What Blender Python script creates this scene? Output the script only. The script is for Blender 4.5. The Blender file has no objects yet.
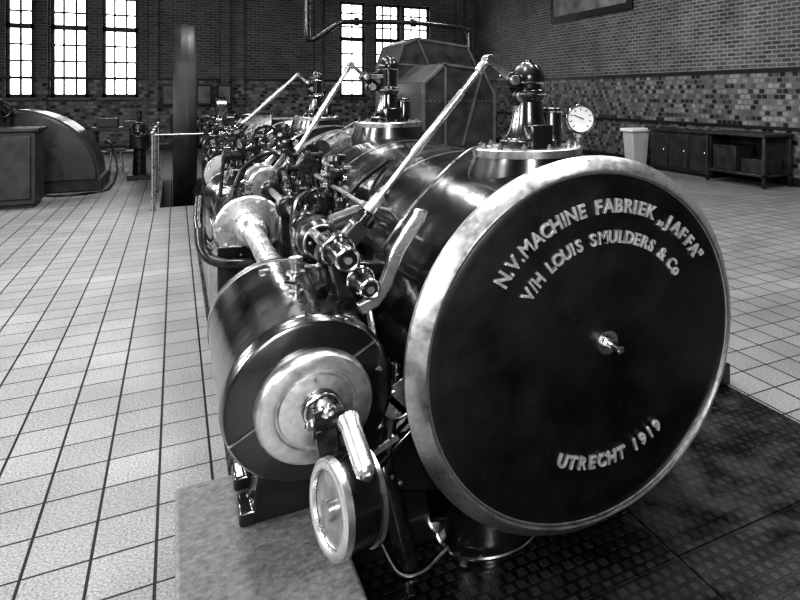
import bpy, bmesh, math, random
from mathutils import Vector, Matrix
random.seed(7)
pi=math.pi
S=bpy.context.scene
try:
    S.view_settings.view_transform='Standard'
    S.view_settings.look='High Contrast'
except Exception as e: print(e)
COL=S.collection

# ---------------------------------------------------------------- materials
def newmat(name):
    m=bpy.data.materials.new(name); m.use_nodes=True
    nt=m.node_tree; b=nt.nodes['Principled BSDF']
    return m,nt,b
def N(nt,t,**k):
    n=nt.nodes.new(t)
    for a,v in k.items(): setattr(n,a,v)
    return n
def g(v,a=1): return (v,v,v,a)
def mat(name,c,rough=.4,metal=0,coat=0,var=.3,scale=12,bump=.0,rvar=.12,spec=.5,bscale=None,bd=.01,worn=0):
    m,nt,b=newmat(name)
    tc=N(nt,'ShaderNodeTexCoord'); no=N(nt,'ShaderNodeTexNoise')
    no.inputs['Scale'].default_value=scale; no.inputs['Detail'].default_value=6
    nt.links.new(tc.outputs['Object'],no.inputs['Vector'])
    r=N(nt,'ShaderNodeValToRGB')
    r.color_ramp.elements[0].position=.3; r.color_ramp.elements[1].position=.7
    r.color_ramp.elements[0].color=g(c*(1-var)); r.color_ramp.elements[1].color=g(min(1,c*(1+var)))
    nt.links.new(no.outputs['Fac'],r.inputs['Fac'])
    colout=r.outputs['Color']
    if worn:
        nw=N(nt,'ShaderNodeTexNoise'); nw.inputs['Scale'].default_value=26; nw.inputs['Detail'].default_value=10; nw.inputs['Roughness'].default_value=.7
        nt.links.new(tc.outputs['Object'],nw.inputs['Vector'])
        rw=N(nt,'ShaderNodeValToRGB'); rw.color_ramp.elements[0].position=.60; rw.color_ramp.elements[1].position=.74
        nt.links.new(nw.outputs['Fac'],rw.inputs['Fac'])
        mw=N(nt,'ShaderNodeMix',data_type='RGBA'); nt.links.new(rw.outputs['Color'],mw.inputs['Factor'])
        nt.links.new(colout,mw.inputs['A']); mw.inputs['B'].default_value=g(worn); colout=mw.outputs['Result']
    nt.links.new(colout,b.inputs['Base Color'])
    mr=N(nt,'ShaderNodeMapRange'); mr.inputs['From Min'].default_value=.25; mr.inputs['From Max'].default_value=.75; mr.inputs['To Min'].default_value=max(.02,rough-rvar); mr.inputs['To Max'].default_value=rough+rvar
    no2=N(nt,'ShaderNodeTexNoise'); no2.inputs['Scale'].default_value=scale*.5; no2.inputs['Detail'].default_value=9
    nt.links.new(tc.outputs['Object'],no2.inputs['Vector'])
    nt.links.new(no2.outputs['Fac'],mr.inputs['Value']); nt.links.new(mr.outputs['Result'],b.inputs['Roughness'])
    b.inputs['Metallic'].default_value=metal
    b.inputs['Specular IOR Level'].default_value=spec
    b.inputs['Coat Weight'].default_value=coat; b.inputs['Coat Roughness'].default_value=.07
    if bump:
        n3=no
        if bscale:
            n3=N(nt,'ShaderNodeTexNoise'); n3.inputs['Scale'].default_value=bscale; n3.inputs['Detail'].default_value=2
            nt.links.new(tc.outputs['Object'],n3.inputs['Vector'])
        bp=N(nt,'ShaderNodeBump'); bp.inputs['Strength'].default_value=bump; bp.inputs['Distance'].default_value=bd
        nt.links.new(n3.outputs['Fac'],bp.inputs['Height']); nt.links.new(bp.outputs['Normal'],b.inputs['Normal'])
        nt.links.new(bp.outputs['Normal'],b.inputs['Coat Normal'])
    return m
PAINT=mat('black_enamel',.007,.24,0,.8,.5,5,.30,.10,1,6,.012,.03)
PAINTD=mat('black_enamel_aged',.010,.24,0,.7,.6,7,.12,.1,.8)
COVER=mat('cover_plate_paint',.011,.36,0,.0,.6,6,.25,.14,.5,9,.010,.03)
IRON=mat('dark_iron',.03,.28,.4,.3,.5,20,.2)
STEEL=mat('polished_steel',.88,.18,1,0,.05,30,.0,.05)
BRIGHT=mat('bright_machined_steel',.74,.28,.92,0,.06,30,.0,.06)
STEELD=mat('worn_steel',.42,.32,.9,0,.3,25,.06)
BRASS=mat('brushed_ring_metal',.70,.33,.95,0,.12,60,.03,.08)
LETTER=mat('raised_letter_metal',.58,.38,.5,0,.3,50,.0)
CONC=mat('plinth_concrete',.15,.7,0,0,.35,50,.35,.15,.5,None,.01,.06)
WOOD=mat('dark_wood',.03,.45,0,0,.5,5,.1)
WHITE=mat('white_enamel',.8,.4,0,0,.05,5)
BINM=mat('grey_plastic',.5,.5,0,0,.05,5)
CASING=mat('grey_paint_casing',.05,.36,0,.2,.3,4,.1)
HOOD=mat('dark_hood_paint',.032,.42,0,.1,.5,5,.1)
FLYM=mat('flywheel_dark_iron',.012,.5,.0,.0,.4,5,.1)
RIB=mat('rib_paint',.09,.4,0,0,.3,5,.1)
FRAME=mat('window_frame_paint',.012,.5,0,0,.2,5)
CEIL=mat('ceiling_boards',.06,.8,0,0,.1,2)
RUB=mat('rubber_hose',.015,.4,0,0,.2,8)
PANEL=mat('picture_panel',.16,.5,0,0,.6,2)

def brickmat(name,ax,c1,c2,mort,bw,bh,ms,rough=.6,zsplit=2.14):
    m,nt,b=newmat(name)
    tc=N(nt,'ShaderNodeTexCoord'); sp=N(nt,'ShaderNodeSeparateXYZ'); cb=N(nt,'ShaderNodeCombineXYZ')
    nt.links.new(tc.outputs['Object'],sp.inputs[0])
    nt.links.new(sp.outputs[ax],cb.inputs['X']); nt.links.new(sp.outputs['Z'],cb.inputs['Y'])
    def br(c1,c2,mo,bw,bh,ms,bias=0):
        t=N(nt,'ShaderNodeTexBrick'); t.inputs['Color1'].default_value=g(c1); t.inputs['Color2'].default_value=g(c2)
        t.inputs['Mortar'].default_value=g(mo); t.inputs['Scale'].default_value=1
        t.inputs['Brick Width'].default_value=bw; t.inputs['Row Height'].default_value=bh
        t.inputs['Mortar Size'].default_value=ms; t.inputs['Bias'].default_value=bias
        nt.links.new(cb.outputs[0],t.inputs['Vector']); return t
    a=br(c1,c2,mort,bw,bh,ms)
    w=br(.010,.28,.12,bw*.62,bh*1.25,ms*1.1,-.1)
    gt=N(nt,'ShaderNodeMath',operation='GREATER_THAN'); gt.inputs[1].default_value=zsplit
    nt.links.new(sp.outputs['Z'],gt.inputs[0])
    mx=N(nt,'ShaderNodeMix',data_type='RGBA')
    nt.links.new(gt.outputs[0],mx.inputs['Factor']); nt.links.new(w.outputs['Color'],mx.inputs['A']); nt.links.new(a.outputs['Color'],mx.inputs['B'])
    no=N(nt,'ShaderNodeTexNoise'); no.inputs['Scale'].default_value=1.3; no.inputs['Detail'].default_value=5
    nt.links.new(tc.outputs['Object'],no.inputs['Vector'])
    mr=N(nt,'ShaderNodeMapRange'); mr.inputs['To Min'].default_value=.4; mr.inputs['To Max'].default_value=1.5
    nt.links.new(no.outputs['Fac'],mr.inputs['Value'])
    mu=N(nt,'ShaderNodeMix',data_type='RGBA',blend_type='MULTIPLY'); mu.inputs['Factor'].default_value=1
    nt.links.new(mx.outputs['Result'],mu.inputs['A']); nt.links.new(mr.outputs['Result'],mu.inputs['B'])
    nt.links.new(mu.outputs['Result'],b.inputs['Base Color'])
    b.inputs['Roughness'].default_value=rough
    bp=N(nt,'ShaderNodeBump'); bp.inputs['Strength'].default_value=.3; bp.inputs['Distance'].default_value=.01
    nt.links.new(a.outputs['Fac'],bp.inputs['Height']); bp.invert=True; nt.links.new(bp.outputs['Normal'],b.inputs['Normal'])
    return m
BRX=brickmat('brick_back','X',.040,.09,.16,.25,.085,.012)
BRY=brickmat('brick_side','Y',.035,.10,.21,.25,.085,.013)

def tilemat():
    m,nt,b=newmat('floor_tiles')
    tc=N(nt,'ShaderNodeTexCoord'); t=N(nt,'ShaderNodeTexBrick'); t.offset=0; t.squash=1
    mp=N(nt,'ShaderNodeMapping'); mp.inputs['Location'].default_value=(.06,.1,0)
    nt.links.new(tc.outputs['Object'],mp.inputs[0]); nt.links.new(mp.outputs[0],t.inputs['Vector'])
    for k,v in (('Scale',1),('Brick Width',.20),('Row Height',.27),('Mortar Size',.0055),('Mortar Smooth',.1),('Bias',0)): t.inputs[k].default_value=v
    t.inputs['Color1'].default_value=g(.22); t.inputs['Color2'].default_value=g(.26); t.inputs['Mortar'].default_value=g(.005)
    no=N(nt,'ShaderNodeTexNoise'); no.inputs['Scale'].default_value=110; no.inputs['Detail'].default_value=3
    n2=N(nt,'ShaderNodeTexNoise'); n2.inputs['Scale'].default_value=1.2; n2.inputs['Detail'].default_value=7
    for q in (no,n2): nt.links.new(tc.outputs['Object'],q.inputs['Vector'])
    a=N(nt,'ShaderNodeMapRange'); a.inputs['From Min'].default_value=.3; a.inputs['From Max'].default_value=.7; a.inputs['To Min'].default_value=.5; a.inputs['To Max'].default_value=1.35
    c=N(nt,'ShaderNodeMapRange'); c.inputs['From Min'].default_value=.25; c.inputs['From Max'].default_value=.75; c.inputs['To Min'].default_value=.8; c.inputs['To Max'].default_value=1.18
    nt.links.new(no.outputs['Fac'],a.inputs['Value']); nt.links.new(n2.outputs['Fac'],c.inputs['Value'])
    mm=N(nt,'ShaderNodeMath',operation='MULTIPLY'); nt.links.new(a.outputs[0],mm.inputs[0]); nt.links.new(c.outputs[0],mm.inputs[1])
    mu=N(nt,'ShaderNodeMix',data_type='RGBA',blend_type='MULTIPLY'); mu.inputs['Factor'].default_value=1
    nt.links.new(t.outputs['Color'],mu.inputs['A']); nt.links.new(mm.outputs[0],mu.inputs['B'])
    nt.links.new(mu.outputs['Result'],b.inputs['Base Color'])
    b.inputs['Roughness'].default_value=.5
    b.inputs['Specular IOR Level'].default_value=.3
    bp=N(nt,'ShaderNodeBump'); bp.invert=True; bp.inputs['Strength'].default_value=.4; bp.inputs['Distance'].default_value=.004
    nt.links.new(t.outputs['Fac'],bp.inputs['Height']); nt.links.new(bp.outputs['Normal'],b.inputs['Normal'])
    return m
TILE=tilemat()
def treadmat():
    m,nt,b=newmat('tread_plate_steel')
    tc=N(nt,'ShaderNodeTexCoord')
    t=N(nt,'ShaderNodeTexBrick'); t.offset=.5
    nt.links.new(tc.outputs['Object'],t.inputs['Vector'])
    for k,v in (('Scale',1),('Brick Width',.045),('Row Height',.055),('Mortar Size',.009),('Mortar Smooth',.3),('Bias',-.2)): t.inputs[k].default_value=v
    t.inputs['Color1'].default_value=g(.014); t.inputs['Color2'].default_value=g(.035); t.inputs['Mortar'].default_value=g(.003)
    no=N(nt,'ShaderNodeTexNoise'); no.inputs['Scale'].default_value=5; no.inputs['Detail'].default_value=8
    nt.links.new(tc.outputs['Object'],no.inputs['Vector'])
    mr=N(nt,'ShaderNodeMapRange'); mr.inputs['From Min'].default_value=.3; mr.inputs['From Max'].default_value=.7; mr.inputs['To Min'].default_value=.14; mr.inputs['To Max'].default_value=.6
    nt.links.new(no.outputs['Fac'],mr.inputs['Value']); nt.links.new(mr.outputs[0],b.inputs['Roughness'])
    nt.links.new(t.outputs['Color'],b.inputs['Base Color'])
    b.inputs['Specular IOR Level'].default_value=.8
    bp=N(nt,'ShaderNodeBump'); bp.invert=True; bp.inputs['Strength'].default_value=1; bp.inputs['Distance'].default_value=.008
    nt.links.new(t.outputs['Fac'],bp.inputs['Height']); nt.links.new(bp.outputs['Normal'],b.inputs['Normal'])
    return m
TREAD=treadmat()

# ---------------------------------------------------------------- mesh builder
AX={'X':Vector((1,0,0)),'Y':Vector((0,1,0)),'Z':Vector((0,0,1))}
def basis(ax):
    a=(AX[ax] if isinstance(ax,str) else Vector(ax)).normalized()
    ref=Vector((0,0,1)) if abs(a.z)<.9 else Vector((1,0,0))
    u=a.cross(ref).normalized(); v=a.cross(u).normalized()
    return a,u,v
class B:
    def __init__(s): s.bm=bmesh.new()
    def box(s,x0,x1,y0,y1,z0,z1):
        v=[s.bm.verts.new(p) for p in [(x0,y0,z0),(x1,y0,z0),(x1,y1,z0),(x0,y1,z0),(x0,y0,z1),(x1,y0,z1),(x1,y1,z1),(x0,y1,z1)]]
        for f in [(0,3,2,1),(4,5,6,7),(0,1,5,4),(1,2,6,5),(2,3,7,6),(3,0,4,7)]: s.bm.faces.new([v[i] for i in f])
        return s
    def lathe(s,prof,o,ax='Y',seg=32,closed=False,a0=0,a1=None):
        a,u,v=basis(ax); o=Vector(o); full=a1 is None
        n=seg if full else seg+1; span=2*pi if full else a1-a0
        rings=[]
        for t,r in prof:
            if r<1e-6: rings.append([s.bm.verts.new(o+a*t)])
            else: rings.append([s.bm.verts.new(o+a*t+(u*math.cos(a0+span*i/seg)+v*math.sin(a0+span*i/seg))*r) for i in range(n)])
        pr=list(zip(rings,rings[1:]))
        if closed: pr.append((rings[-1],rings[0]))
        for A,C in pr:
            for i in range(seg):
                j=(i+1)%n
                if len(A)==1 and len(C)==1: continue
                if len(A)==1: s.bm.faces.new([A[0],C[i],C[j]])
                elif len(C)==1: s.bm.faces.new([A[i],C[0],A[j]])
                else: s.bm.faces.new([A[i],C[i],C[j],A[j]])
        return s
    def rod(s,p,q,r,r2=None,seg=16):
        p=Vector(p);q=Vector(q);L=(q-p).length; r2=r if r2 is None else r2
        return s.lathe([(0,0),(0,r),(L,r2),(L,0)],p,q-p,seg)
    def fat(s,p,q,prof,seg=20):
        p=Vector(p);q=Vector(q);L=(q-p).length
        return s.lathe([(0,0)]+[(t*L,r) for t,r in prof]+[(prof[-1][0]*L,0)],p,q-p,seg)
    def sphere(s,o,r,seg=16,sz=1):
        n=8
        return s.lathe([(-r*math.cos(pi*i/n)*sz,r*math.sin(pi*i/n)) for i in range(n+1)],o,'Z',seg)
    def torus(s,o,ax,R,r,seg=32,k=8):
        return s.lathe([(r*math.cos(2*pi*i/k),R+r*math.sin(2*pi*i/k)) for i in range(k)],o,ax,seg,True)
    def tube(s,pts,r,seg=8,sub=6):
        P=[Vector(p) for p in pts]; out=[]
        Q=[P[0]]+P+[P[-1]]
        for i in range(1,len(Q)-2):
            a,b,c,d=Q[i-1],Q[i],Q[i+1],Q[i+2]
            for k in range(sub):
                t=k/sub
                out.append(.5*((2*b)+(-a+c)*t+(2*a-5*b+4*c-d)*t*t+(-a+3*b-3*c+d)*t**3))
        out.append(P[-1])
        rings=[];u=None
        for i,p in enumerate(out):
            d=(out[min(i+1,len(out)-1)]-out[max(i-1,0)]).normalized()
            if u is None: _,u,_v=basis(d)
            u=(u-d*u.dot(d)).normalized(); v=d.cross(u)
            rings.append([s.bm.verts.new(p+(u*math.cos(2*pi*k/seg)+v*math.sin(2*pi*k/seg))*r) for k in range(seg)])
        for A,C in zip(rings,rings[1:]):
            for k in range(seg): s.bm.faces.new([A[k],A[(k+1)%seg],C[(k+1)%seg],C[k]])
        s.bm.faces.new(rings[0][::-1]); s.bm.faces.new(rings[-1]); return s
    def prism(s,poly,ax,a,b):
        def P(p,t): return {'Y':(p[0],t,p[1]),'X':(t,p[0],p[1]),'Z':(p[0],p[1],t)}[ax]
        A=[s.bm.verts.new(P(p,a)) for p in poly]; C=[s.bm.verts.new(P(p,b)) for p in poly]
        n=len(poly); s.bm.faces.new(A); s.bm.faces.new(C[::-1])
        for i in range(n): s.bm.faces.new([A[i],C[i],C[(i+1)%n],A[(i+1)%n]])
        return s
    def bar(s,p,q,w,t,up=(0,0,1)):
        p=Vector(p);q=Vector(q);d=(q-p).normalized();up=Vector(up)
        sd=d.cross(up).normalized()*w/2; u2=sd.cross(d).normalized()*t/2
        v=[s.bm.verts.new(c) for c in (p-sd-u2,p+sd-u2,p+sd+u2,p-sd+u2,q-sd-u2,q+sd-u2,q+sd+u2,q-sd+u2)]
        for f in [(0,3,2,1),(4,5,6,7),(0,1,5,4),(1,2,6,5),(2,3,7,6),(3,0,4,7)]: s.bm.faces.new([v[i] for i in f])
        return s
    def bolts(s,o,ax,R,n,r=.012,h=.015,ph=0):
        a,u,v=basis(ax); o=Vector(o)
        for i in range(n):
            t=2*pi*i/n+ph; c=o+(u*math.cos(t)+v*math.sin(t))*R
            s.lathe([(0,0),(0,r),(h,r),(h,r*.5),(h*1.6,r*.5),(h*1.6,0)],c,a,6)
        return s
    def make(s,name,m,parent=None,bevel=0,sharp=35,fixn=True):
        if fixn: bmesh.ops.recalc_face_normals(s.bm,faces=s.bm.faces[:])
        me=bpy.data.meshes.new(name); s.bm.to_mesh(me); s.bm.free()
        me.materials.append(m)
        for p in me.polygons: p.use_smooth=True
        me.set_sharp_from_angle(angle=math.radians(sharp))
        o=bpy.data.objects.new(name,me); COL.objects.link(o)
        if bevel:
            md=o.modifiers.new('bevel','BEVEL'); md.width=bevel; md.segments=2; md.limit_method='ANGLE'; md.angle_limit=math.radians(40)
        if parent:
            o.parent=parent; o.matrix_parent_inverse=Matrix.Translation(-parent.location)
        return o
def empty(name,loc):
    e=bpy.data.objects.new(name,None); e.location=loc; e.empty_display_size=.2; COL.objects.link(e); return e

# ---------------------------------------------------------------- room
XR=9.65; YB=25.1; XL=-7; YF=-6; ZC=7
b=B()
b.box(XL,-.2,YF,YB,-.1,0); b.box(.45,XR,YF,YB,-.1,0); b.box(-.2,.45,YF,12.3,-.1,0); b.box(-.2,.45,16.2,YB,-.1,0)
b.box(-.3,.55,12.2,16.3,-1.0,-.9); b.box(-.3,-.2,12.2,16.3,-.9,-.1); b.box(.45,.55,12.2,16.3,-.9,-.1); b.box(-.2,.45,12.2,12.3,-.9,-.1); b.box(-.2,.45,16.2,16.3,-.9,-.1)
b.make('floor',TILE)
B().box(XL,XR,YF,YB,ZC,ZC+.2).make('ceiling',CEIL)
wins=[(-3.98,-3.36,6.4),(-3.0,-2.14,6.4),(-1.81,-.94,6.4),(4.82,5.65,4.9),(5.99,6.87,4.9),(6.98,7.95,4.9)]
xs=sorted(set([XL,XR]+[w[0] for w in wins]+[w[1] for w in wins])); b=B()
for x0,x1 in zip(xs,xs[1:]):
    w=[w for w in wins if abs(w[0]-x0)<1e-6]
    if w: b.box(x0,x1,YB,YB+.4,-.1,1.6); b.box(x0,x1,YB,YB+.4,w[0][2],ZC)
    else: b.box(x0,x1,YB,YB+.4,-.1,ZC)
b.make('wall_back',BRX)
B().box(XR,XR+.3,YF,YB+.4,-.1,ZC).make('wall_right',BRY)
B().box(XL-.3,XL,YF,YB+.4,-.1,ZC).make('wall_left',BRY)
B().box(XL,XR,YF-.3,YF,-.1,ZC).make('wall_front',BRX)
for i,(x0,x1,zt) in enumerate(wins):
    e=empty('window_%d'%(i+1),((x0+x1)/2,YB+.2,1.6)); b=B()
    b.box(x0,x0+.08,YB+.12,YB+.22,1.6,zt); b.box(x1-.08,x1,YB+.12,YB+.22,1.6,zt)
    b.box(x0,x1,YB+.12,YB+.22,1.6,1.7); b.box(x0,x1,YB+.12,YB+.22,zt-.08,zt); b.box(x0,x1,YB+.12,YB+.22,3.55,3.69)
    b.make('frame',FRAME,e); b=B()
    nx=3 if x1-x0>.84 else 2
    for k in range(1,nx):
        x=x0+(x1-x0)*k/nx; b.box(x-.025,x+.025,YB+.15,YB+.19,1.6,zt)
    z=1.7
    while z<zt-.5: z+=.47; b.box(x0,x1,YB+.15,YB+.19,z-.027,z+.027)
    b.make('glazing_bars',FRAME,e)
    B().box(x0-.08,x1+.08,YB-.1,YB+.2,1.52,1.6).make('sill',CASING,e)
B().box(XR-.03,XR,YF,YB,2.12,2.2).make('trim_1',FRAME)
B().box(XL,XR,YB-.03,YB,2.12,2.2).make('trim_2',FRAME)
b=B()
for x in (-3.18,-.55,1.35,1.75,4.1): b.box(x-.12,x+.12,YB-.14,YB,0,ZC)
b.box(8.9,9.2,YB-.14,YB,0,ZC); b.make('trim_3',BRX)
B().box(XR-.04,XR,YF,YB,1.02,1.08).make('trim_4',FRAME)
B().box(XR-.05,XR,YF,YB,0,.16).make('baseboard_right',FRAME)
B().box(XL,XR,YB-.05,YB,0,.16).make('baseboard_back',FRAME)
e=empty('framed_picture',(XR-.05,16.4,3.9))
B().box(XR-.06,XR-.02,14.2,18.6,3.82,5.6).make('frame',FRAME,e,.01)
B().box(XR-.075,XR-.055,14.45,18.35,4.0,5.42).make('panel',PANEL,e)

b=B()
ys=[-1.5,-.2,.9,2.0,3.1,4.4,6,8,8.9]
for y0,y1 in zip(ys,ys[1:]):
    for x0,x1 in ((.5,1.55),(1.555,2.71)):
        b.box(x0,x1-.006,y0,y1-.008,0.001,.012)
    if y0>=3.1: b.box(.2,.495,y0,y1-.008,0.001,.012)
b.make('tread_plate_flooring',TREAD)
B().box(.0,.47,1.95,3.0,0,.25).make('concrete_plinth',CONC,None,.012)

# ---------------------------------------------------------------- steam engine
E=empty('steam_engine',(1.31,5.5,0))
CX,CZ=1.31,.78
b=B(); b.lathe([(2.22,0),(2.22,.63),(2.30,.635),(2.30,.615),(5.75,.615),(5.75,0)],(CX,0,CZ),'Y',96); b.make('low_pressure_cylinder',PAINT,E)
b=B(); b.lathe([(5.75,0),(5.75,.645),(5.81,.65),(5.81,.63),(5.86,.63),(5.86,.65),(5.92,.645),(5.92,0)],(CX,0,CZ),'Y',80); b.make('cylinder_flange',STEELD,E)
b=B(); b.bolts((CX,5.75,CZ),(0,-1,0),.632,28,.012,.014); b.make('flange_bolts',STEEL,E)
b=B(); b.lathe([(5.92,0),(5.92,.58),(6.35,.58),(6.42,.60),(6.5,.60),(6.5,.50),(7.2,.50),(7.2,.6),(7.3,.6),(7.3,.56),(9.3,.56),(9.36,.6),(9.45,.6),(9.45,0)],(CX,0,CZ),'Y',80); b.make('high_pressure_barrel',PAINT,E)
b=B()
for y in (6.46,7.25,9.4): b.lathe([(-.02,.60),(-.02,.612),(.02,.612),(.02,.60)],(CX,y,CZ),'Y',72,True)
for y in (3.55,4.55): b.lathe([(-.005,.614),(-.005,.617),(.005,.617),(.005,.614)],(CX,y,CZ),'Y',72,True)
b.make('barrel_bands',STEELD,E)
b=B(); b.lathe([(2.25,.60),(2.25,.684),(2.222,.690),(2.212,.690),(2.158,.646),(2.154,.640),(2.156,.633),(2.166,.630),(2.18,.60)],(CX,0,CZ),'Y',160,True); b.make('cover_ring',BRASS,E,0,25)
b=B(); b.lathe([(2.20,.61),(2.172,.631),(2.166,.622),(2.166,.60),(2.160,.585),(2.160,0)],(CX,0,CZ),'Y',128); b.make('cover_plate',COVER,E)
TX=CX+.035
b=B(); b.lathe([(0,.0),(0,.046),(-.012,.044),(-.012,.026)],(TX,2.160,CZ+.005),'Y',24); b.lathe([(-.012,0),(-.012,.027),(-.04,.027),(-.04,.0)],(TX,2.16,CZ+.005),'Y',6)
b.lathe([(-.04,0),(-.04,.015),(-.10,.015),(-.107,.009),(-.107,0)],(TX,2.16,CZ+.005),'Y',16); b.make('cover_stud',STEEL,E)
def arc_text(bb,txt,R,a0,a1,size,flip=False,cx=TX):
    W={'I':.5,'.':.4,' ':.65,'"':.6,'1':.75,'/':.6,'M':1.25,',':.35,'&':1.1,'N':1.05}
    ws=[W.get(c,1.0) for c in txt]; tot=sum(ws); acc=0
    for c,w in zip(txt,ws):
        f=(acc+w/2)/tot; acc+=w; a=math.radians(a0+(a1-a0)*f)
        if c==' ': continue
        cu=bpy.data.curves.new('t','FONT'); cu.body=c; cu.size=size*1.35; cu.extrude=.007; cu.offset=.0009; cu.bevel_depth=.0016; cu.bevel_resolution=1; cu.align_x='CENTER'; cu.resolution_u=3
        ob=bpy.data.objects.new('t',cu); COL.objects.link(ob)
        bpy.context.view_layer.update()
        me=ob.to_mesh().copy()
        rad=Vector((math.cos(a),0,math.sin(a)))
        if not flip: y=rad; x=Vector((math.sin(a),0,-math.cos(a)))
        else: y=-rad; x=Vector((-math.sin(a),0,math.cos(a)))
        z=Vector((0,-1,0)); o=Vector((cx,2.154,CZ))+rad*R
        M=Matrix((( x.x,y.x,z.x,o.x),(x.y,y.y,z.y,o.y),(x.z,y.z,z.z,o.z),(0,0,0,1)))
        me.transform(M@Matrix.Translation((0,-size*.5,0))@Matrix.Diagonal((.9,1,1,1))); bb.bm.from_mesh(me)
        bpy.data.objects.remove(ob); bpy.data.meshes.remove(me)
b=B()
arc_text(b,'N.V.MACHINE FABRIEK ,,JAFFA"',.510,147,31,.052)
arc_text(b,'V/H LOUIS SMULDERS & Co',.395,147,33,.046)
arc_text(b,'UTRECHT 1919',.42,241,305,.046,True)
b.make('cover_lettering',LETTER,E,0,35,False)

def bonnet(Y,z0,nm,h):
    o=(CX,Y,z0)
    b=B(); b.lathe([(-.22,.0),(-.22,.26),(-.10,.26),(-.035,.235),(-.03,.235),(-.03,0)],o,'Z',48); b.make(nm+'_saddle',PAINTD,E)
    b=B(); b.lathe([(-.035,0),(-.035,.238),(-.005,.238),(0,.232),(0,0)],o,'Z',56); b.bolts(o,'Z',.205,12,.012,.014); b.make(nm+'_flange',STEELD,E)
    p=[(0,0),(0,.125),(.03,.125),(.035,.105),(.07,.085),(.13,.07),(.2,.062),(.215,.075),(.245,.075),(.25,.06),(h-.1,.06)]
    b=B(); b.lathe(p+[(h-.1,0)],o,'Z',32)
    b.lathe([(.0,0),(.0,.05),(.15,.05),(.17,.04),(.17,0)],(CX+.11,Y,z0),'Z',24); b.box(CX-.05,CX+.05,Y-.14,Y-.05,z0,z0+.10)
    b.make(nm+'_bonnet',PAINTD,E,.006)
    b=B(); b.lathe([(h-.1,0),(h-.1,.07),(h-.075,.074),(h-.06,.068),(h-.03,.05),(h-.012,.028),(h-.01,.015),(h,.014),(h,.0)],o,'Z',28)
    b.make(nm+'_cap',IRON,E)
    b=B(); b.torus((o[0],o[1],z0+h-.1),'Z',.066,.006); b.torus((o[0],o[1],z0+.23),'Z',.072,.007); b.bolts((o[0],o[1],z0+.03),'Z',.113,8,.008,.012); b.torus((CX+.11,Y,z0+.15),'Z',.048,.004); b.make(nm+'_rings',STEEL,E)
def gear(Y,top,bot,bz,nm,bh,rr=.016):
    tx,tz=top; bx,bzz=bot
    d=Vector((bx-tx,0,bzz-tz)).normalized()
    b=B(); px,pz=tx+.10,tz-.085
    b.bar((CX-.05,Y,bz+bh*.5),(px,Y,pz),.05,.045,(0,1,0)); b.bar((CX-.05,Y,bz+bh*.78),(px,Y,pz-.01),.04,.03,(0,1,0))
    b.lathe([(-.05,0),(-.05,.034),(.05,.034),(.05,0)],(px,Y,pz),'Y',20)
    b.lathe([(-.03,0),(-.03,.04),(.03,.04),(.03,0)],(px+.045,Y,pz-.07),'Y',20)
    b.make(nm+'_rocker_bracket',IRON,E,.005)
    b=B(); b.bar((tx,Y-.03,tz),(px,Y-.03,pz),.026,.016,(0,1,0)); b.bar((px,Y-.03,pz),(CX-.02,Y-.03,pz+.01),.03,.016,(0,1,0))
    b.lathe([(-.05,0),(-.05,.022),(.02,.022),(.02,0)],(tx,Y,tz),'Y',18); b.lathe([(-.075,0),(-.07,.022),(-.04,.022),(-.04,0)],(px,Y,pz),'Y',20)
    b.lathe([(-.045,0),(-.045,.026),(-.03,.026),(-.03,0)],(px+.045,Y,pz-.07),'Y',20)
    b.make(nm+'_rocker_lever',STEELD,E,.002)
    L=Vector((tx,Y,tz)); Q=Vector((bx,Y,bzz))
    b=B(); b.fat(L,Q,[(0,.011),(.04,.020),(.08,.020),(.085,rr*.7),(.22,rr*.65),(.225,rr*.95),(.62,rr*1.05),(.63,rr*.75),(.88,rr*.75),(.885,.022),(.97,.024),(1,.018)])
    b.make(nm+'_pull_rod',BRIGHT,E)
    e2=Q+d*.13; b=B(); b.fat(Q-d*.02,e2,[(0,.02),(.1,.032),(.9,.036),(1,.03)])
    b.lathe([(-.045,0),(-.045,.045),(.045,.045),(.045,0)],e2,'Y',24); b.make(nm+'_link_block',IRON,E)
    b=B(); b.lathe([(-.06,0),(-.06,.022),(-.045,.022),(-.045,0)],e2,'Y',16); b.torus(Q,d,.026,.006,20); b.torus(Q+d*.05,d,.034,.005,20); b.make(nm+'_link_pin',STEEL,E)
bonnet(2.75,1.47,'front_valve',.38)
gear(2.75,(1.118,1.844),(.62,1.234),1.47,'front_valve',.38)
bonnet(5.10,1.50,'middle_valve',.48)
gear(5.10,(1.045,1.905),(.68,1.28),1.50,'middle_valve',.45,.02)
bonnet(8.13,1.45,'rear_valve',.5)
gear(8.13,(1.118,1.906),(.58,1.38),1.45,'rear_valve',.45,.024)

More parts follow.
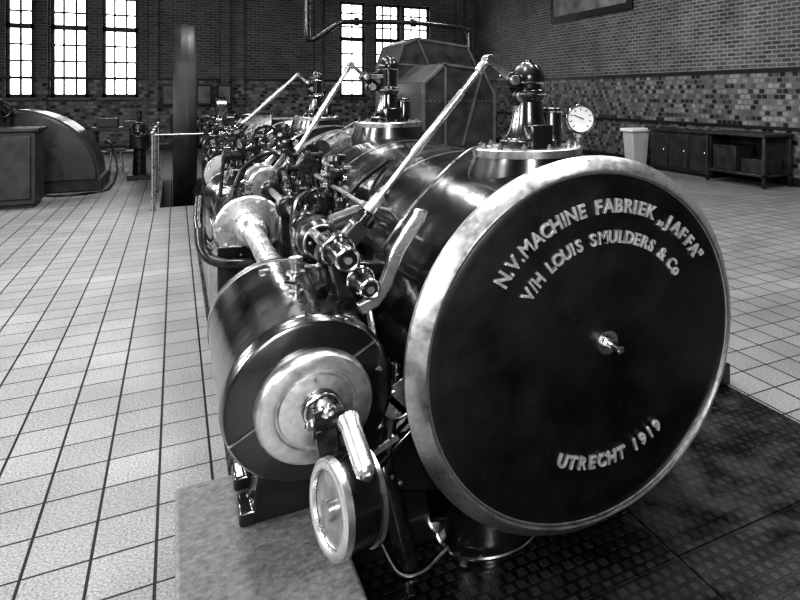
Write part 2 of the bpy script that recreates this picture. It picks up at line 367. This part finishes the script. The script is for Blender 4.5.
b=B(); b.rod((.53,2.62,1.07),(.53,12.0,1.07),.02,None,20); b.make('layshaft',STEELD,E)
b=B()
for y in (2.9,3.6,4.2,5.0,6.4,8.0,9.6,11):
    b.lathe([(-.05,0),(-.05,.055),(-.04,.065),(.04,.065),(.05,.055),(.05,0)],(.53,y,1.07),'Y',24)
    b.prism([(.50,.45),(.64,.45),(.58,1.05),(.49,1.05)],'Y',y-.035,y+.035)
    b.bar((.55,y,1.0),(CX-.5,y,.95),.06,.08)
b.lathe([(-.06,0),(-.06,.08),(-.04,.10),(.1,.10),(.12,.08),(.12,0)],(.57,3.45,1.02),'Y',32)
b.lathe([(0,0),(0,.06),(.16,.06),(.17,.05),(.17,0)],(.57,3.15,1.12),(1,0,.3),24)
b.make('layshaft_bearings',IRON,E,.006)
b=B()
for y in (5.25,5.6,7.8,8.4,10):
    b.lathe([(-.022,0),(-.022,.10),(.022,.10),(.022,0)],(.53,y,1.085),'Y',32)
    b.torus((.53,y,1.085),'Y',.10,.014)
    b.bar((.55,y,1.15),(.72,y,1.38),.03,.02,(0,1,0))
b.torus((.57,3.385,1.02),'Y',.075,.008); b.bolts((.57,3.39,1.02),(0,-1,0),.05,6,.01,.012)
b.make('eccentric_straps',STEELD,E,.003)
b=B()
b.lathe([(2.48,0),(2.48,.034),(2.50,.042),(2.62,.042),(2.63,.05),(2.70,.05),(2.72,.03),(2.9,.03),(2.9,0)],(.50,0,1.13),'Y',24)
b.lathe([(2.44,0),(2.44,.028),(2.46,.034),(2.56,.034),(2.57,.042),(2.66,.042),(2.8,.03),(2.8,0)],(.565,0,1.03),'Y',24)
b.bar((.50,2.66,1.13),(.56,2.66,1.03),.07,.05,(0,1,0)); b.bar((.50,2.66,1.1),(.57,2.66,.72),.06,.09,(0,1,0)); b.bar((.52,2.70,1.12),(.60,2.72,1.20),.06,.06,(0,1,0))
b.make('valve_gear_head',IRON,E,.005)
b=B()
for (x,z,y,r) in ((.50,1.13,2.48,.036),(.565,1.03,2.44,.03),(.50,1.13,2.64,.053),(.565,1.03,2.58,.044)):
    b.torus((x,y,z),'Y',r,.006,24)
b.lathe([(-.015,0),(-.015,.014),(0,.014),(0,0)],(.50,2.48,1.13),'Y',6); b.lathe([(-.015,0),(-.015,.014),(0,.014),(0,0)],(.565,2.44,1.03),'Y',6)
b.make('valve_gear_rings',STEEL,E)
def ribbon(bb,pts,w,t):
    P=[Vector(p) for p in pts]
    prev=None
    for i,p in enumerate(P):
        d=(P[min(i+1,len(P)-1)]-P[max(i-1,0)]).normalized()
        n=Vector((0,1,0)); sd=d.cross(n).normalized()
        c=[p+sd*w/2-n*t/2,p-sd*w/2-n*t/2,p-sd*w/2+n*t/2,p+sd*w/2+n*t/2]
        c=[bb.bm.verts.new(q) for q in c]
        if prev:
            for k in range(4): bb.bm.faces.new([prev[k],prev[(k+1)%4],c[(k+1)%4],c[k]])
        else: bb.bm.faces.new(c[::-1])
        prev=c
    bb.bm.faces.new(prev)
b=B(); ribbon(b,[(.775,2.55,1.27),(.765,2.55,1.235),(.73,2.55,1.19),(.69,2.55,1.13),(.665,2.55,1.07),(.64,2.55,1.0),(.605,2.55,.955),(.55,2.55,.935)],.045,.035)
b.make('side_bracket',BRIGHT,E,.006)
b=B()
b.tube([(1.08,2.72,1.48),(1.0,2.66,1.47),(.88,2.6,1.40),(.77,2.6,1.29),(.70,2.6,1.2),(.66,2.65,1.12)],.006)
b.tube([(1.05,5.0,1.5),(.9,4.9,1.42),(.7,4.8,1.3),(.6,4.8,1.15)],.008)
b.make('oil_pipes',STEELD,E)
b=B()
b.tube([(1.0,3.9,1.33),(.8,3.8,1.2),(.66,3.7,1.0),(.55,3.6,.8)],.012)
for k in range(6):
    y=5.3+k*.8; b.tube([(.75,y,1.1),(.6,y+.1,1.28),(.42,y+.15,1.2),(.33,y+.1,.98),(.3,y+.05,.7)],.016)
b.tube([(.62,3.9,1.2),(.50,3.7,1.16),(.47,3.5,1.0),(.52,3.4,.86),(.6,3.4,.8)],.014)
b.make('valve_gear_pipes',IRON,E)
b=B(); b.rod((.69,3.1,1.22),(.72,7.6,1.22),.010)
for y in (3.2,4.6,6,7.4): b.rod((.70,y,1.22),(.84,y,1.16),.008)
b.make('side_rail',STEELD,E)

d=Vector((-.36,-.93,.0)).normalized(); go=Vector((1.66,2.9,1.578))
b=B(); b.lathe([(-.03,0),(-.03,.06),(-.02,.068),(.005,.070),(.008,.064),(.0,.060)],go,d,36); b.make('gauge_case',IRON,E)
b=B(); b.torus(go+d*.006,d,.066,.006,36); b.rod((1.66,2.92,1.52),(1.66,2.92,1.36),.013); b.lathe([(0,0),(0,.022),(.03,.022),(.03,0)],(1.66,2.92,1.49),'Z',6); b.make('gauge_bezel',STEEL,E)
b=B(); b.lathe([(.002,0),(.002,.0605),(.0,.0605),(.0,0)],go,d,36); b.make('gauge_face',WHITE,E)
b=B(); a,u,v=basis(d)
for i in range(9):
    t=-.75*pi+1.5*pi*i/8; w=u*math.sin(t)-v*math.cos(t)
    b.bar(go+d*.004+w*.042,go+d*.004+w*.054,.004,.001,d)
b.bar(go+d*.005-u*.015,go+d*.005+u*.035-v*.02,.005,.001,d); b.make('gauge_markings',FRAME,E)

# ---------------- side cylinder
HX,HZ=.36,.75
b=B(); b.lathe([(2.30,0),(2.30,.232),(2.305,.242),(2.32,.25),(2.36,.252),(2.365,.248),(3.18,.248),(3.2,.252),(3.25,.250),(3.27,.24),(3.27,0)],(HX,0,HZ),'Y',80); b.make('side_cylinder',PAINT,E)
b=B(); b.bar((.13,2.297,.665),(.55,2.297,.90),.005,.008,(0,1,0)); b.lathe([(3.19,.25),(3.19,.2535),(3.2,.2535),(3.2,.25)],(HX,0,HZ),'Y',80,True); b.make('cover_seam',STEELD,E)
b=B(); b.lathe([(2.30,0),(2.30,.160),(2.285,.166),(2.24,.166),(2.226,.160),(2.222,.150),(2.222,.118),(2.232,.114),(2.232,.108),(2.222,.104),(2.214,.065),(2.214,.0)],(HX,0,HZ),'Y',72); b.make('side_cover_ring',BRASS,E)
b=B(); b.lathe([(2.214,0),(2.214,.055),(2.19,.055),(2.185,.045),(2.16,.04),(2.16,.0)],(HX+.01,0,HZ+.01),'Y',32); b.bolts((HX+.01,2.214,HZ+.01),(0,-1,0),.048,6,.008,.012); b.make('gland',IRON,E,0)
b=B(); b.lathe([(2.16,0),(2.16,.026),(2.12,.026),(2.11,.018),(2.10,.018),(2.09,0)],(HX+.01,0,HZ+.03),'Y',24)
b.torus((HX+.01,2.185,HZ+.01),'Y',.047,.006,28); b.make('gland_nut',STEEL,E)
b=B(); b.bar((HX+.0,2.13,HZ+.04),(HX+.02,2.07,.60),.06,.05,(0,1,0)); b.lathe([(-.04,0),(-.04,.042),(.05,.042),(.05,0)],(HX+.01,2.13,HZ+.0),'X',24)
b.lathe([(-.02,0),(-.02,.055),(.06,.055),(.06,0)],(HX+.045,2.06,.64),'X',24); b.bar((HX+.05,2.10,HZ),(HX+.09,2.02,.62),.025,.06,(0,1,0))
b.make('tail_fork',IRON,E,.006)
b=B(); b.lathe([(0,0),(0,.018),(.008,.025),(.03,.027),(.17,.027),(.185,.031),(.20,.031),(.21,.018),(.21,0)],(.425,1.87,.70),Vector((-.05,1,.40)),28)
b.make('tail_barrel',BRIGHT,E)
b=B(); b.lathe([(-.012,0),(-.012,.012),(0,.012),(0,0)],(.425,1.87,.70),Vector((-.05,1,.40)),6); b.bolts((HX-.03,2.13,HZ),(-1,0,0),.0,1,.015,.012); b.make('tail_nuts',STEEL,E)
dax=Vector((-.975,-.20,.02)).normalized(); do=Vector((.360,1.985,.575))
b=B(); b.lathe([(0,0),(0,.098),(.010,.104),(.010,.118),(.004,.127),(-.09,.129),(-.105,.12),(-.105,0)],do,dax,56); b.make('drum_wheel',PAINTD,E)
b=B(); b.lathe([(.0,.100),(.014,.103),(.016,.108),(.016,.121),(.010,.130),(-.008,.132),(-.008,.115)],do,dax,56,True); b.make('drum_rim',BRIGHT,E)
b=B(); b.lathe([(-.086,.128),(-.086,.1335),(-.098,.1335),(-.098,.124)],do,dax,56,True); b.make('drum_back_flange',STEELD,E)  # bright rear rim band, added as a highlight on the dark drum side
b=B(); b.lathe([(.0,0),(.0,.100),(.004,.100),(.004,.03),(.02,.03),(.02,.0)],do,dax,48); b.make('drum_face',STEELD,E)
b=B(); b.rod(do-dax*.05+Vector((0,0,.10)),(HX+.04,2.08,.66),.03); b.rod((HX+.02,2.22,.60),(HX+.05,2.04,.60),.018); b.make('drum_stem',IRON,E)
b=B(); b.lathe([(0,0),(0,.035),(.02,.035),(.02,.018),(.05,.018),(.055,.026),(.075,.026),(.08,.013),(.08,0)],(.40,2.95,.985),'Z',20)
b.lathe([(0,0),(0,.026),(.015,.026),(.015,.012),(.04,.012),(.04,0)],(.36,2.65,.992),'Z',16); b.bar((.36,2.65,1.03),(.31,2.60,1.055),.014,.01)
b.rod((.43,2.9,1.03),(.45,2.75,1.06),.007); b.sphere((.45,2.75,1.06),.012); b.lathe([(0,0),(0,.022),(.015,.022),(.015,0)],(.30,3.05,.985),'Z',6)
b.make('side_cylinder_fittings',STEELD,E)
b=B(); b.prism([(.18,.25),(.45,.25),(.45,.30),(.46,.56),(.26,.56),(.22,.30),(.18,.30)],'Y',2.60,2.75); b.prism([(.18,.25),(.45,.25),(.46,.30),(.48,.56),(.26,.56),(.22,.30),(.18,.30)],'Y',2.85,2.98)
b.make('side_cylinder_feet',PAINTD,E,.01)
b=B(); b.rod((.40,3.2,.86),(.40,5.0,.86),.052,None,28); b.make('piston_rod',BRIGHT,E)
b=B(); b.lathe([(3.25,0),(3.25,.12),(3.33,.12),(3.35,.085),(3.5,.075),(3.5,0)],(.39,0,.82),'Y',32)
b.lathe([(5.0,0),(5.0,.12),(5.15,.16),(6.6,.16),(6.65,.2),(6.7,.2),(6.7,0)],(.40,0,.85),'Y',40); b.box(.22,.62,4.9,6.8,.3,.75)
b.make('crosshead_guide',PAINTD,E,.008)
b=B(); b.lathe([(4.92,.06),(4.92,.19),(4.93,.20),(4.98,.20),(4.98,.06)],(.40,0,.85),'Y',48,True); b.bolts((.40,4.92,.85),(0,-1,0),.165,10,.014,.02)
b.lathe([(4.60,0),(4.60,.07),(4.64,.085),(4.9,.085),(4.9,0)],(.40,0,.86),'Y',32)
b.lathe([(6.9,.05),(6.9,.17),(6.96,.17),(6.96,.05)],(.38,0,1.0),'Y',40,True); b.make('guide_flange',BRIGHT,E)
b=B(); b.tube([(.13,5.0,.86),(.14,4.95,.75),(.19,4.9,.68),(.30,4.85,.65),(.45,4.8,.65)],.032,12); b.tube([(.16,6.2,.9),(.15,6.0,.7),(.25,5.8,.55),(.4,5.8,.5)],.03,12)
b.tube([(.62,3.0,.55),(.66,2.7,.5),(.62,2.5,.4),(.66,2.45,.2),(.7,2.45,.03)],.035,12)
b.make('drain_pipes',IRON,E)
b=B(); b.prism([(.22,0.013),(.72,0.013),(.72,.32),(.62,.45),(.30,.45),(.22,.30)],'Y',3.15,11.9); b.prism([(.80,0.013),(1.85,0.013),(1.85,.16),(1.6,.3),(1.0,.3),(.80,.16)],'Y',2.9,11.9)
b.make('bed_frame',PAINTD,E,.015)
b=B(); b.prism([(.48,.35),(.62,.28),(.85,.22),(1.05,.15),(1.05,.5),(.8,.6),(.62,.78),(.52,.75)],'Y',2.50,3.05)
b.prism([(.50,.013),(.95,.013),(.95,.07),(.82,.1),(.78,.3),(.62,.35),(.58,.1),(.50,.07)],'Y',2.55,2.95)
b.bar((.58,2.47,.80),(.80,2.47,.42),.035,.05,(0,1,0)); b.bar((.56,2.47,.38),(.78,2.47,.55),.035,.05,(0,1,0)); b.bar((.62,2.47,.2),(.66,2.47,.75),.03,.05,(0,1,0))
b.make('transfer_casting',PAINTD,E,.012)
b=B(); b.rod((.64,2.9,1.0),(.56,2.3,.80),.012); b.rod((.66,2.44,.62),(.66,2.5,.62),.05); b.bolts((.66,2.44,.62),(0,-1,0),.035,4,.008,.012); b.bolts((.64,2.46,.33),(0,-1,0),.03,4,.009,.014)
b.bar((.60,2.45,.68),(.70,2.45,.56),.02,.02,(0,1,0)); b.bar((.655,2.42,.70),(.70,2.42,.62),.05,.01,(0,1,0)); b.torus((.66,2.43,.62),'Y',.05,.005)
b.bar((.57,2.44,.46),(.66,2.44,.50),.02,.012,(0,1,0)); b.bolts((.76,2.44,.46),(0,-1,0),.0,1,.015,.015)
b.make('casting_fittings',BRIGHT,E)
b=B(); b.tube([(.62,2.5,.10),(.66,2.42,.03),(.74,2.40,.022),(.84,2.44,.05)],.006); b.make('drain_tube',STEELD,E)
b=B(); b.lathe([(.013,0),(.013,.19),(.04,.19),(.05,.165),(.32,.155),(.4,.18),(.4,0)],(1.02,2.50,0),'Z',40); b.prism([(1.2,.013),(1.75,.013),(1.7,.3),(1.25,.3)],'Y',2.6,2.9); b.make('cylinder_foot',PAINTD,E)
b=B(); b.torus((1.02,2.50,.035),'Z',.188,.010,40); b.make('foot_rim',STEEL,E)
B().box(1.9,2.72,3.0,3.6,.0135,.14).make('side_sole_plate',PAINTD,E,.012)
b=B(); b.bolts((2.5,3.2,.14),'Z',.12,4,.02,.03); b.make('sole_bolts',STEELD,E)

b=B()
for (x,y,z,r) in ((.33,7.4,1.20,.11),(.62,6.2,1.35,.09),(.35,10.6,1.3,.10)):
    b.torus((x,y,z),'Y',r,.012,28); b.rod((x-r,y,z),(x+r,y,z),.008); b.rod((x,y,z-r),(x,y,z+r),.008); b.lathe([(-.03,0),(-.03,.025),(.02,.025),(.02,0)],(x,y,z),'Y',16)
    b.rod((x,y,z),(x,y+.25,z),.012)
b.make('hand_wheels',IRON,E)
b=B()
for i in range(90):
    y=random.uniform(3.6,11.6); x=random.uniform(.30 if y>5.2 else .56,.85); z=random.uniform(.9,1.36)
    r=random.uniform(.025,.065); h=random.uniform(.06,.18); ax=random.choice(['X','Y','Z','Z'])
    b.lathe([(0,0),(0,r),(h*.3,r),(h*.35,r*.6),(h*.8,r*.6),(h*.82,r*.9),(h,r*.8),(h*1.05,0)],(x,y,z),ax,14)
    b.rod((x,y,z),(x+random.uniform(-.03,.12),y+random.uniform(-.1,.1),z-random.uniform(.2,.4)),.012,None,8)
b.make('valve_gear_fittings',IRON,E)
b=B()
for i in range(60):
    y=random.uniform(3.8,11.6); x=random.uniform(.28 if y>5.2 else .54,.8); z=random.uniform(.9,1.38)
    r=random.uniform(.012,.035); h=random.uniform(.03,.08); ax=random.choice(['X','Y','Z'])
    b.lathe([(0,0),(0,r),(h*.5,r),(h*.5,r*.6),(h,r*.6),(h,0)],(x,y,z),ax,14)
for i in range(8):
    y=random.uniform(5.4,10.5); b.rod((random.uniform(.35,.5),y,random.uniform(.95,1.1)),(random.uniform(.6,.9),y+random.uniform(-.3,.5),random.uniform(1.2,1.42)),.010)
b.make('polished_fittings',STEEL,E)
b=B()
for y,x0 in ((3.9,.52),(4.5,.52),(6.0,.30),(7.0,.30),(9.0,.30),(10.4,.30)):
    b.box(x0,.68,y,y+.22,.45,1.0); b.prism([(x0+.03,1.0),(.64,1.0),(.60,1.12),(x0+.06,1.12)],'Y',y+.02,y+.2)
b.make('valve_chests',PAINTD,E,.012)
b=B(); b.box(.9,1.75,9.5,13.6,.3,.75); b.prism([(13.6,0),(14.9,0),(14.9,.6),(14.5,1.35),(14.0,1.35),(13.6,.75)],'X',.9,1.5)
b.make('crank_frame',PAINTD,E,.03)
b=B(); b.lathe([(0,0),(0,.45),(.15,.45),(.15,0)],(.62,14.25,1.2),'X',40); b.rod((.5,14.25,1.2),(2.2,14.25,1.2),.11,None,24); b.bar((.62,14.1,1.1),(.5,7,.86),.08,.12)
b.make('crank_and_shaft',IRON,E)

# ---------------- flywheel
F=empty('flywheel',(.12,14.2,1.2)); FX=.13
b=B(); b.lathe([(-.16,1.68),(-.13,1.70),(.13,1.70),(.16,1.68),(.16,1.64),(.14,1.46),(-.14,1.46),(-.16,1.64)],(FX,14.2,1.2),'X',96,True)
b.lathe([(-.05,1.695),(-.05,1.715),(.05,1.715),(.05,1.695)],(FX,14.2,1.2),'X',96,True); b.make('rim',FLYM,F)
b=B(); b.lathe([(-.2,0),(-.2,.16),(-.14,.26),(.14,.26),(.2,.16),(.2,0)],(FX,14.2,1.2),'X',32)
for i in range(6):
    t=2*pi*i/6+.3; c=Vector((0,math.cos(t),math.sin(t)))
    b.rod(Vector((FX,14.2,1.2))+c*.2,Vector((FX,14.2,1.2))+c*1.5,.09,.065,14)
b.make('spokes_and_hub',FLYM,F)
R=empty('guard_railing',(.1,12.1,0)); b=B()
ps=[(-.28,12.1),(.50,12.1),(-.28,14.2),(-.28,16.3),(-.28,13.1)]
for x,y in ps: b.rod((x,y,0),(x,y,1.12),.018,None,12); b.sphere((x,y,1.13),.032); b.lathe([(0,0),(0,.045),(.02,.045),(.02,0)],(x,y,0),'Z',14)
for z in (1.1,): b.rod((-.28,12.1,z),(.50,12.1,z),.014,None,10); b.rod((-.28,12.1,z),(-.28,16.3,z),.014,None,10)
b.make('rails',STEELD,R)

# ---------------- background things
H=empty('generator_hood',(3.2,9.5,0)); b=B()
b.prism([(2.75,0),(3.78,0),(3.78,1.7),(3.60,2.06),(3.05,2.12),(2.75,1.85)],'Y',9.0,10.4); b.make('front_casing',HOOD,H,.015)
b=B(); b.prism([(3.10,0),(4.55,0),(4.55,2.15),(4.35,2.55),(3.45,2.66),(3.22,2.55),(3.10,2.2)],'Y',11.6,13); b.make('rear_casing',HOOD,H,.015)
b=B()
def outline(pts,y,r):
    for p,q in zip(pts,pts[1:]):
        b.bar((p[0],y,p[1]),(q[0],y,q[1]),r,.02,(0,1,0))
outline([(2.77,1.0),(2.77,1.84),(3.06,2.1),(3.59,2.04),(3.76,1.69),(3.76,1.0)],8.99,.035)
outline([(3.06,2.1),(3.06,1.0)],8.99,.03); outline([(3.59,2.04),(3.3,1.0)],8.99,.03)
outline([(3.12,1.4),(3.12,2.2),(3.23,2.53),(3.46,2.64),(4.34,2.53),(4.53,2.14),(4.53,1.4)],11.59,.04); outline([(3.46,2.64),(4.0,1.4)],11.59,.03); outline([(3.12,2.2),(4.53,2.14)],11.59,.03)
for i in range(16): b.sphere((2.8+i*.06,8.98,1.60),.011,8)
b.make('ribs_and_rivets',RIB,H)
b=B(); b.tube([(2.25,15,6.95),(2.25,15,4),(2.25,15,2.95),(2.32,15,2.8),(2.5,15,2.9),(2.85,15,3.15),(3.1,15,3.2),(4.3,15,3.25),(5.4,15,3.2),(5.62,15,3.12),(5.66,15,2.9),(5.66,15,0)],.055,12)
for x in (3.2,4.4): b.lathe([(-.04,.05),(-.04,.09),(.04,.09),(.04,.05)],(x,15,3.21 if x<4 else 3.25),'X',20,True)
b.make('overhead_steam_pipe',IRON)
C=empty('wooden_cabinet',(-2.15,13.6,0)); B().box(-2.9,-1.76,13.25,14.1,.06,1.14).make('carcass',WOOD,C,.01)
B().box(-2.95,-1.72,13.2,14.15,1.14,1.19).make('top',WOOD,C,.01); b=B()
for x0,x1 in ((-2.85,-2.35),(-2.31,-1.81)): b.box(x0,x1,13.22,13.25,.14,1.08)
b.make('doors',WOOD,C,.012); B().box(-2.88,-1.80,13.3,14.1,0,.06).make('kickboard',WOOD,C)
G=empty('electric_generator',(-2.35,15.8,0)); gc=(-2.35,0,.22)
b=B(); b.lathe([(15.0,0),(15.0,1.17),(15.04,1.2),(16.6,1.2),(16.64,1.17),(16.64,0)],gc,'Y',72,False,pi,2*pi); b.make('casing',CASING,G)
b=B(); b.lathe([(15.06,1.20),(15.06,1.23),(15.14,1.23),(15.14,1.2)],gc,'Y',72,True,pi,2*pi); b.lathe([(14.97,.7),(14.97,.74),(15.0,.74),(15.0,.7)],gc,'Y',72,True,pi,2*pi)
b.make('bands_and_bolts',HOOD,G)
b=B(); b.box(-3.6,-1.08,15.05,16.6,0,.23); b.make('base',HOOD,G,.02)
b=B(); b.tube([(-2.6,14.9,1.3),(-2.6,14.8,1.9),(-2.9,14.7,2.2),(-2.9,14.7,4.5)],.06,12); b.rod((-2.5,14.8,1.1),(-2.5,14.8,1.65),.07); b.rod((-2.3,14.8,1.1),(-2.3,14.8,1.45),.05)
b.sphere((-2.5,14.7,1.7),.09); b.torus((-2.35,14.5,1.45),'Y',.13,.02); b.torus((-2.6,14.5,1.6),'Y',.1,.02)
b.rod((-2.35,14.5,1.45),(-2.35,14.9,1.25),.025); b.rod((-2.6,14.5,1.6),(-2.6,14.9,1.5),.025); b.rod((-2.7,14.7,1.9),(-2.2,14.8,1.35),.04); b.rod((-2.75,14.8,0),(-2.75,14.8,1.75),.06); b.make('valves_and_piping',IRON,G)
B().tube([(-1.95,14.9,.02),(-1.7,14.5,.02),(-1.3,14.55,.02),(-1.0,15.0,.02),(-.9,15.6,.3),(-1.0,16,.7),(-1.1,16.4,.8)],.02,8).make('floor_hose',RUB)
T=empty('work_table',(-1.1,19.3,0)); b=B(); b.box(-1.6,-.6,19,19.8,.86,.95)
for x in (-1.55,-.7):
    for y in (19.05,19.7): b.box(x,x+.06,y,y+.06,0,.86)
b.box(-1.5,-.7,19.1,19.7,.35,.4); b.make('frame',WOOD,T,.01)
b=B(); b.box(-1.5,-1.1,19.2,19.6,.95,1.15); b.box(-1.0,-.75,19.2,19.5,.95,1.08); b.make('tool_boxes',HOOD,T,.01)
T=empty('stool',(-1.0,17.8,0)); b=B(); b.lathe([(.5,0),(.5,.17),(.55,.17),(.55,0)],(-1.05,17.8,0),'Z',24); b.make('seat',RIB,T)
b=B()
for i in range(4):
    t=pi/4+i*pi/2; b.rod((-1.05+.11*math.cos(t),17.8+.11*math.sin(t),.5),(-1.05+.17*math.cos(t),17.8+.17*math.sin(t),0),.015)
b.torus((-1.05,17.8,.2),'Z',.145,.008); b.make('legs',STEELD,T)
T=empty('radiator',(.7,24.8,0)); b=B()
for i in range(12): b.box(.0+i*.12,.09+i*.12,24.7,24.95,.12,1.0)
b.box(-.02,1.43,24.8,24.86,.2,.26); b.box(-.02,1.43,24.8,24.86,.86,.92); b.box(0.02,.07,24.75,24.9,0,.12); b.box(1.34,1.39,24.75,24.9,0,.12); b.make('columns',CASING,T,.02)
for k,x in enumerate((-.35,.55,1.1)):
    e=empty('notice_board',(x+.2,24.9,1.7)); B().box(x,x+.42,24.9,24.96,1.35,2.0).make('frame',FRAME,e); B().box(x+.05,x+.37,24.88,24.91,1.41,1.94).make('sheet',PANEL,e)
T=empty('feed_pump',(-.75,16.5,0)); b=B(); b.lathe([(0,0),(0,.2),(.06,.2),(.08,.12),(.6,.1),(.62,.17),(.9,.17),(.95,.12),(1.1,.1),(1.15,.04),(1.4,.035),(1.4,0)],(-.6,16.6,0),'Z',28); b.box(-.8,-.4,16.4,16.8,0,.1)
b.torus((-.6,16.35,1.0),'Y',.14,.018); b.rod((-.6,16.35,1.0),(-.6,16.6,1.0),.02); b.make('body',IRON,T,.01)
T=empty('low_cabinet',(9.3,11.7,0)); B().box(9.12,9.58,10.65,12.75,.06,.88).make('carcass',WOOD,T,.01); B().box(9.08,9.6,10.6,12.8,.88,.93).make('top',WOOD,T,.01); b=B()
for i in range(3): b.box(9.09,9.12,10.69+i*.69,11.33+i*.69,.12,.84)
b.make('doors',WOOD,T,.01); b=B()
for i in range(3): b.sphere((9.08,10.8+i*.69,.5),.02,10)
b.make('knobs',STEEL,T); B().box(9.16,9.56,10.7,12.7,0,.06).make('kickboard',FRAME,T)
T=empty('tool_trolley',(9.2,9.6,0)); b=B()
for x in (8.85,9.5):
    for y in (8.9,10.45): b.box(x,x+.06,y,y+.06,.1,.95)
b.box(8.82,9.59,8.87,10.54,.92,.97); b.box(8.85,9.56,8.9,10.5,.2,.25); b.box(9.5,9.55,8.95,10.48,.25,.92); b.make('frame',HOOD,T,.008)
b=B(); b.box(8.95,9.45,9.75,10.4,.25,.72); b.box(8.95,9.4,9.0,9.6,.25,.5); b.make('drawers',WOOD,T,.01)
b=B()
for x in (8.88,9.53):
    for y in (8.93,10.48): b.lathe([(-.015,0),(-.015,.05),(.015,.05),(.015,0)],(x,y,.05),'X',16)
b.make('castors',RUB,T)
T=empty('waste_bin',(9.15,13.4,0)); b=B(); b.prism([(9.0,0),(9.34,0),(9.42,.82),(8.92,.82)],'Y',13.2,13.6); b.make('tub',BINM,T,.02)
B().box(8.88,9.46,13.14,13.66,.82,.90).make('lid',WHITE,T,.02)

# ---------------------------------------------------------------- light
w=bpy.data.worlds.new('world'); S.world=w; w.use_nodes=True
bg=w.node_tree.nodes['Background']; bg.inputs[0].default_value=(1,1,1,1); bg.inputs[1].default_value=5.0
def area(n,loc,tgt,sx,sy,p):
    l=bpy.data.lights.new(n,'AREA'); l.shape='RECTANGLE'; l.size=sx; l.size_y=sy; l.energy=p
    o=bpy.data.objects.new(n,l); o.location=loc; o.rotation_euler=(Vector(tgt)-Vector(loc)).to_track_quat('-Z','Y').to_euler(); COL.objects.link(o)
for i,y in enumerate((1.0,5.0,9.0,14.0)):
    area('window_daylight',(-6.8,y,4.0),(2,y,.6),1.5,3.0,(420,480,400,280)[i])  # added fill lamps inside the left wall, which has no windows
for i,(x,y) in enumerate(((-.8,2.5),(2.6,2.5),(-.8,6),(2.6,6),(-.8,10),(2.6,10),(1,15),(6,14),(6.5,5))):
    area('skylight_pane',(x,y,6.8),(x,y,0),.8,1.8,135)  # added lamps under the closed ceiling, for brightness and sharp reflections
area('window_daylight_front',(-1.5,-5.8,4.0),(1.2,3,.8),1.6,3,700)  # added fill lamp behind the camera; the front wall has no window

# ---------------------------------------------------------------- camera
cam=bpy.data.cameras.new('camera'); co=bpy.data.objects.new('camera',cam); COL.objects.link(co)
co.location=(0,0,1.7); co.rotation_euler=(pi/2,0,-math.atan(.6325))
cam.sensor_width=36; cam.lens=689/800*36; cam.shift_x=-211/800; cam.shift_y=-206/800
cam.clip_start=.05; cam.clip_end=200
S.camera=co
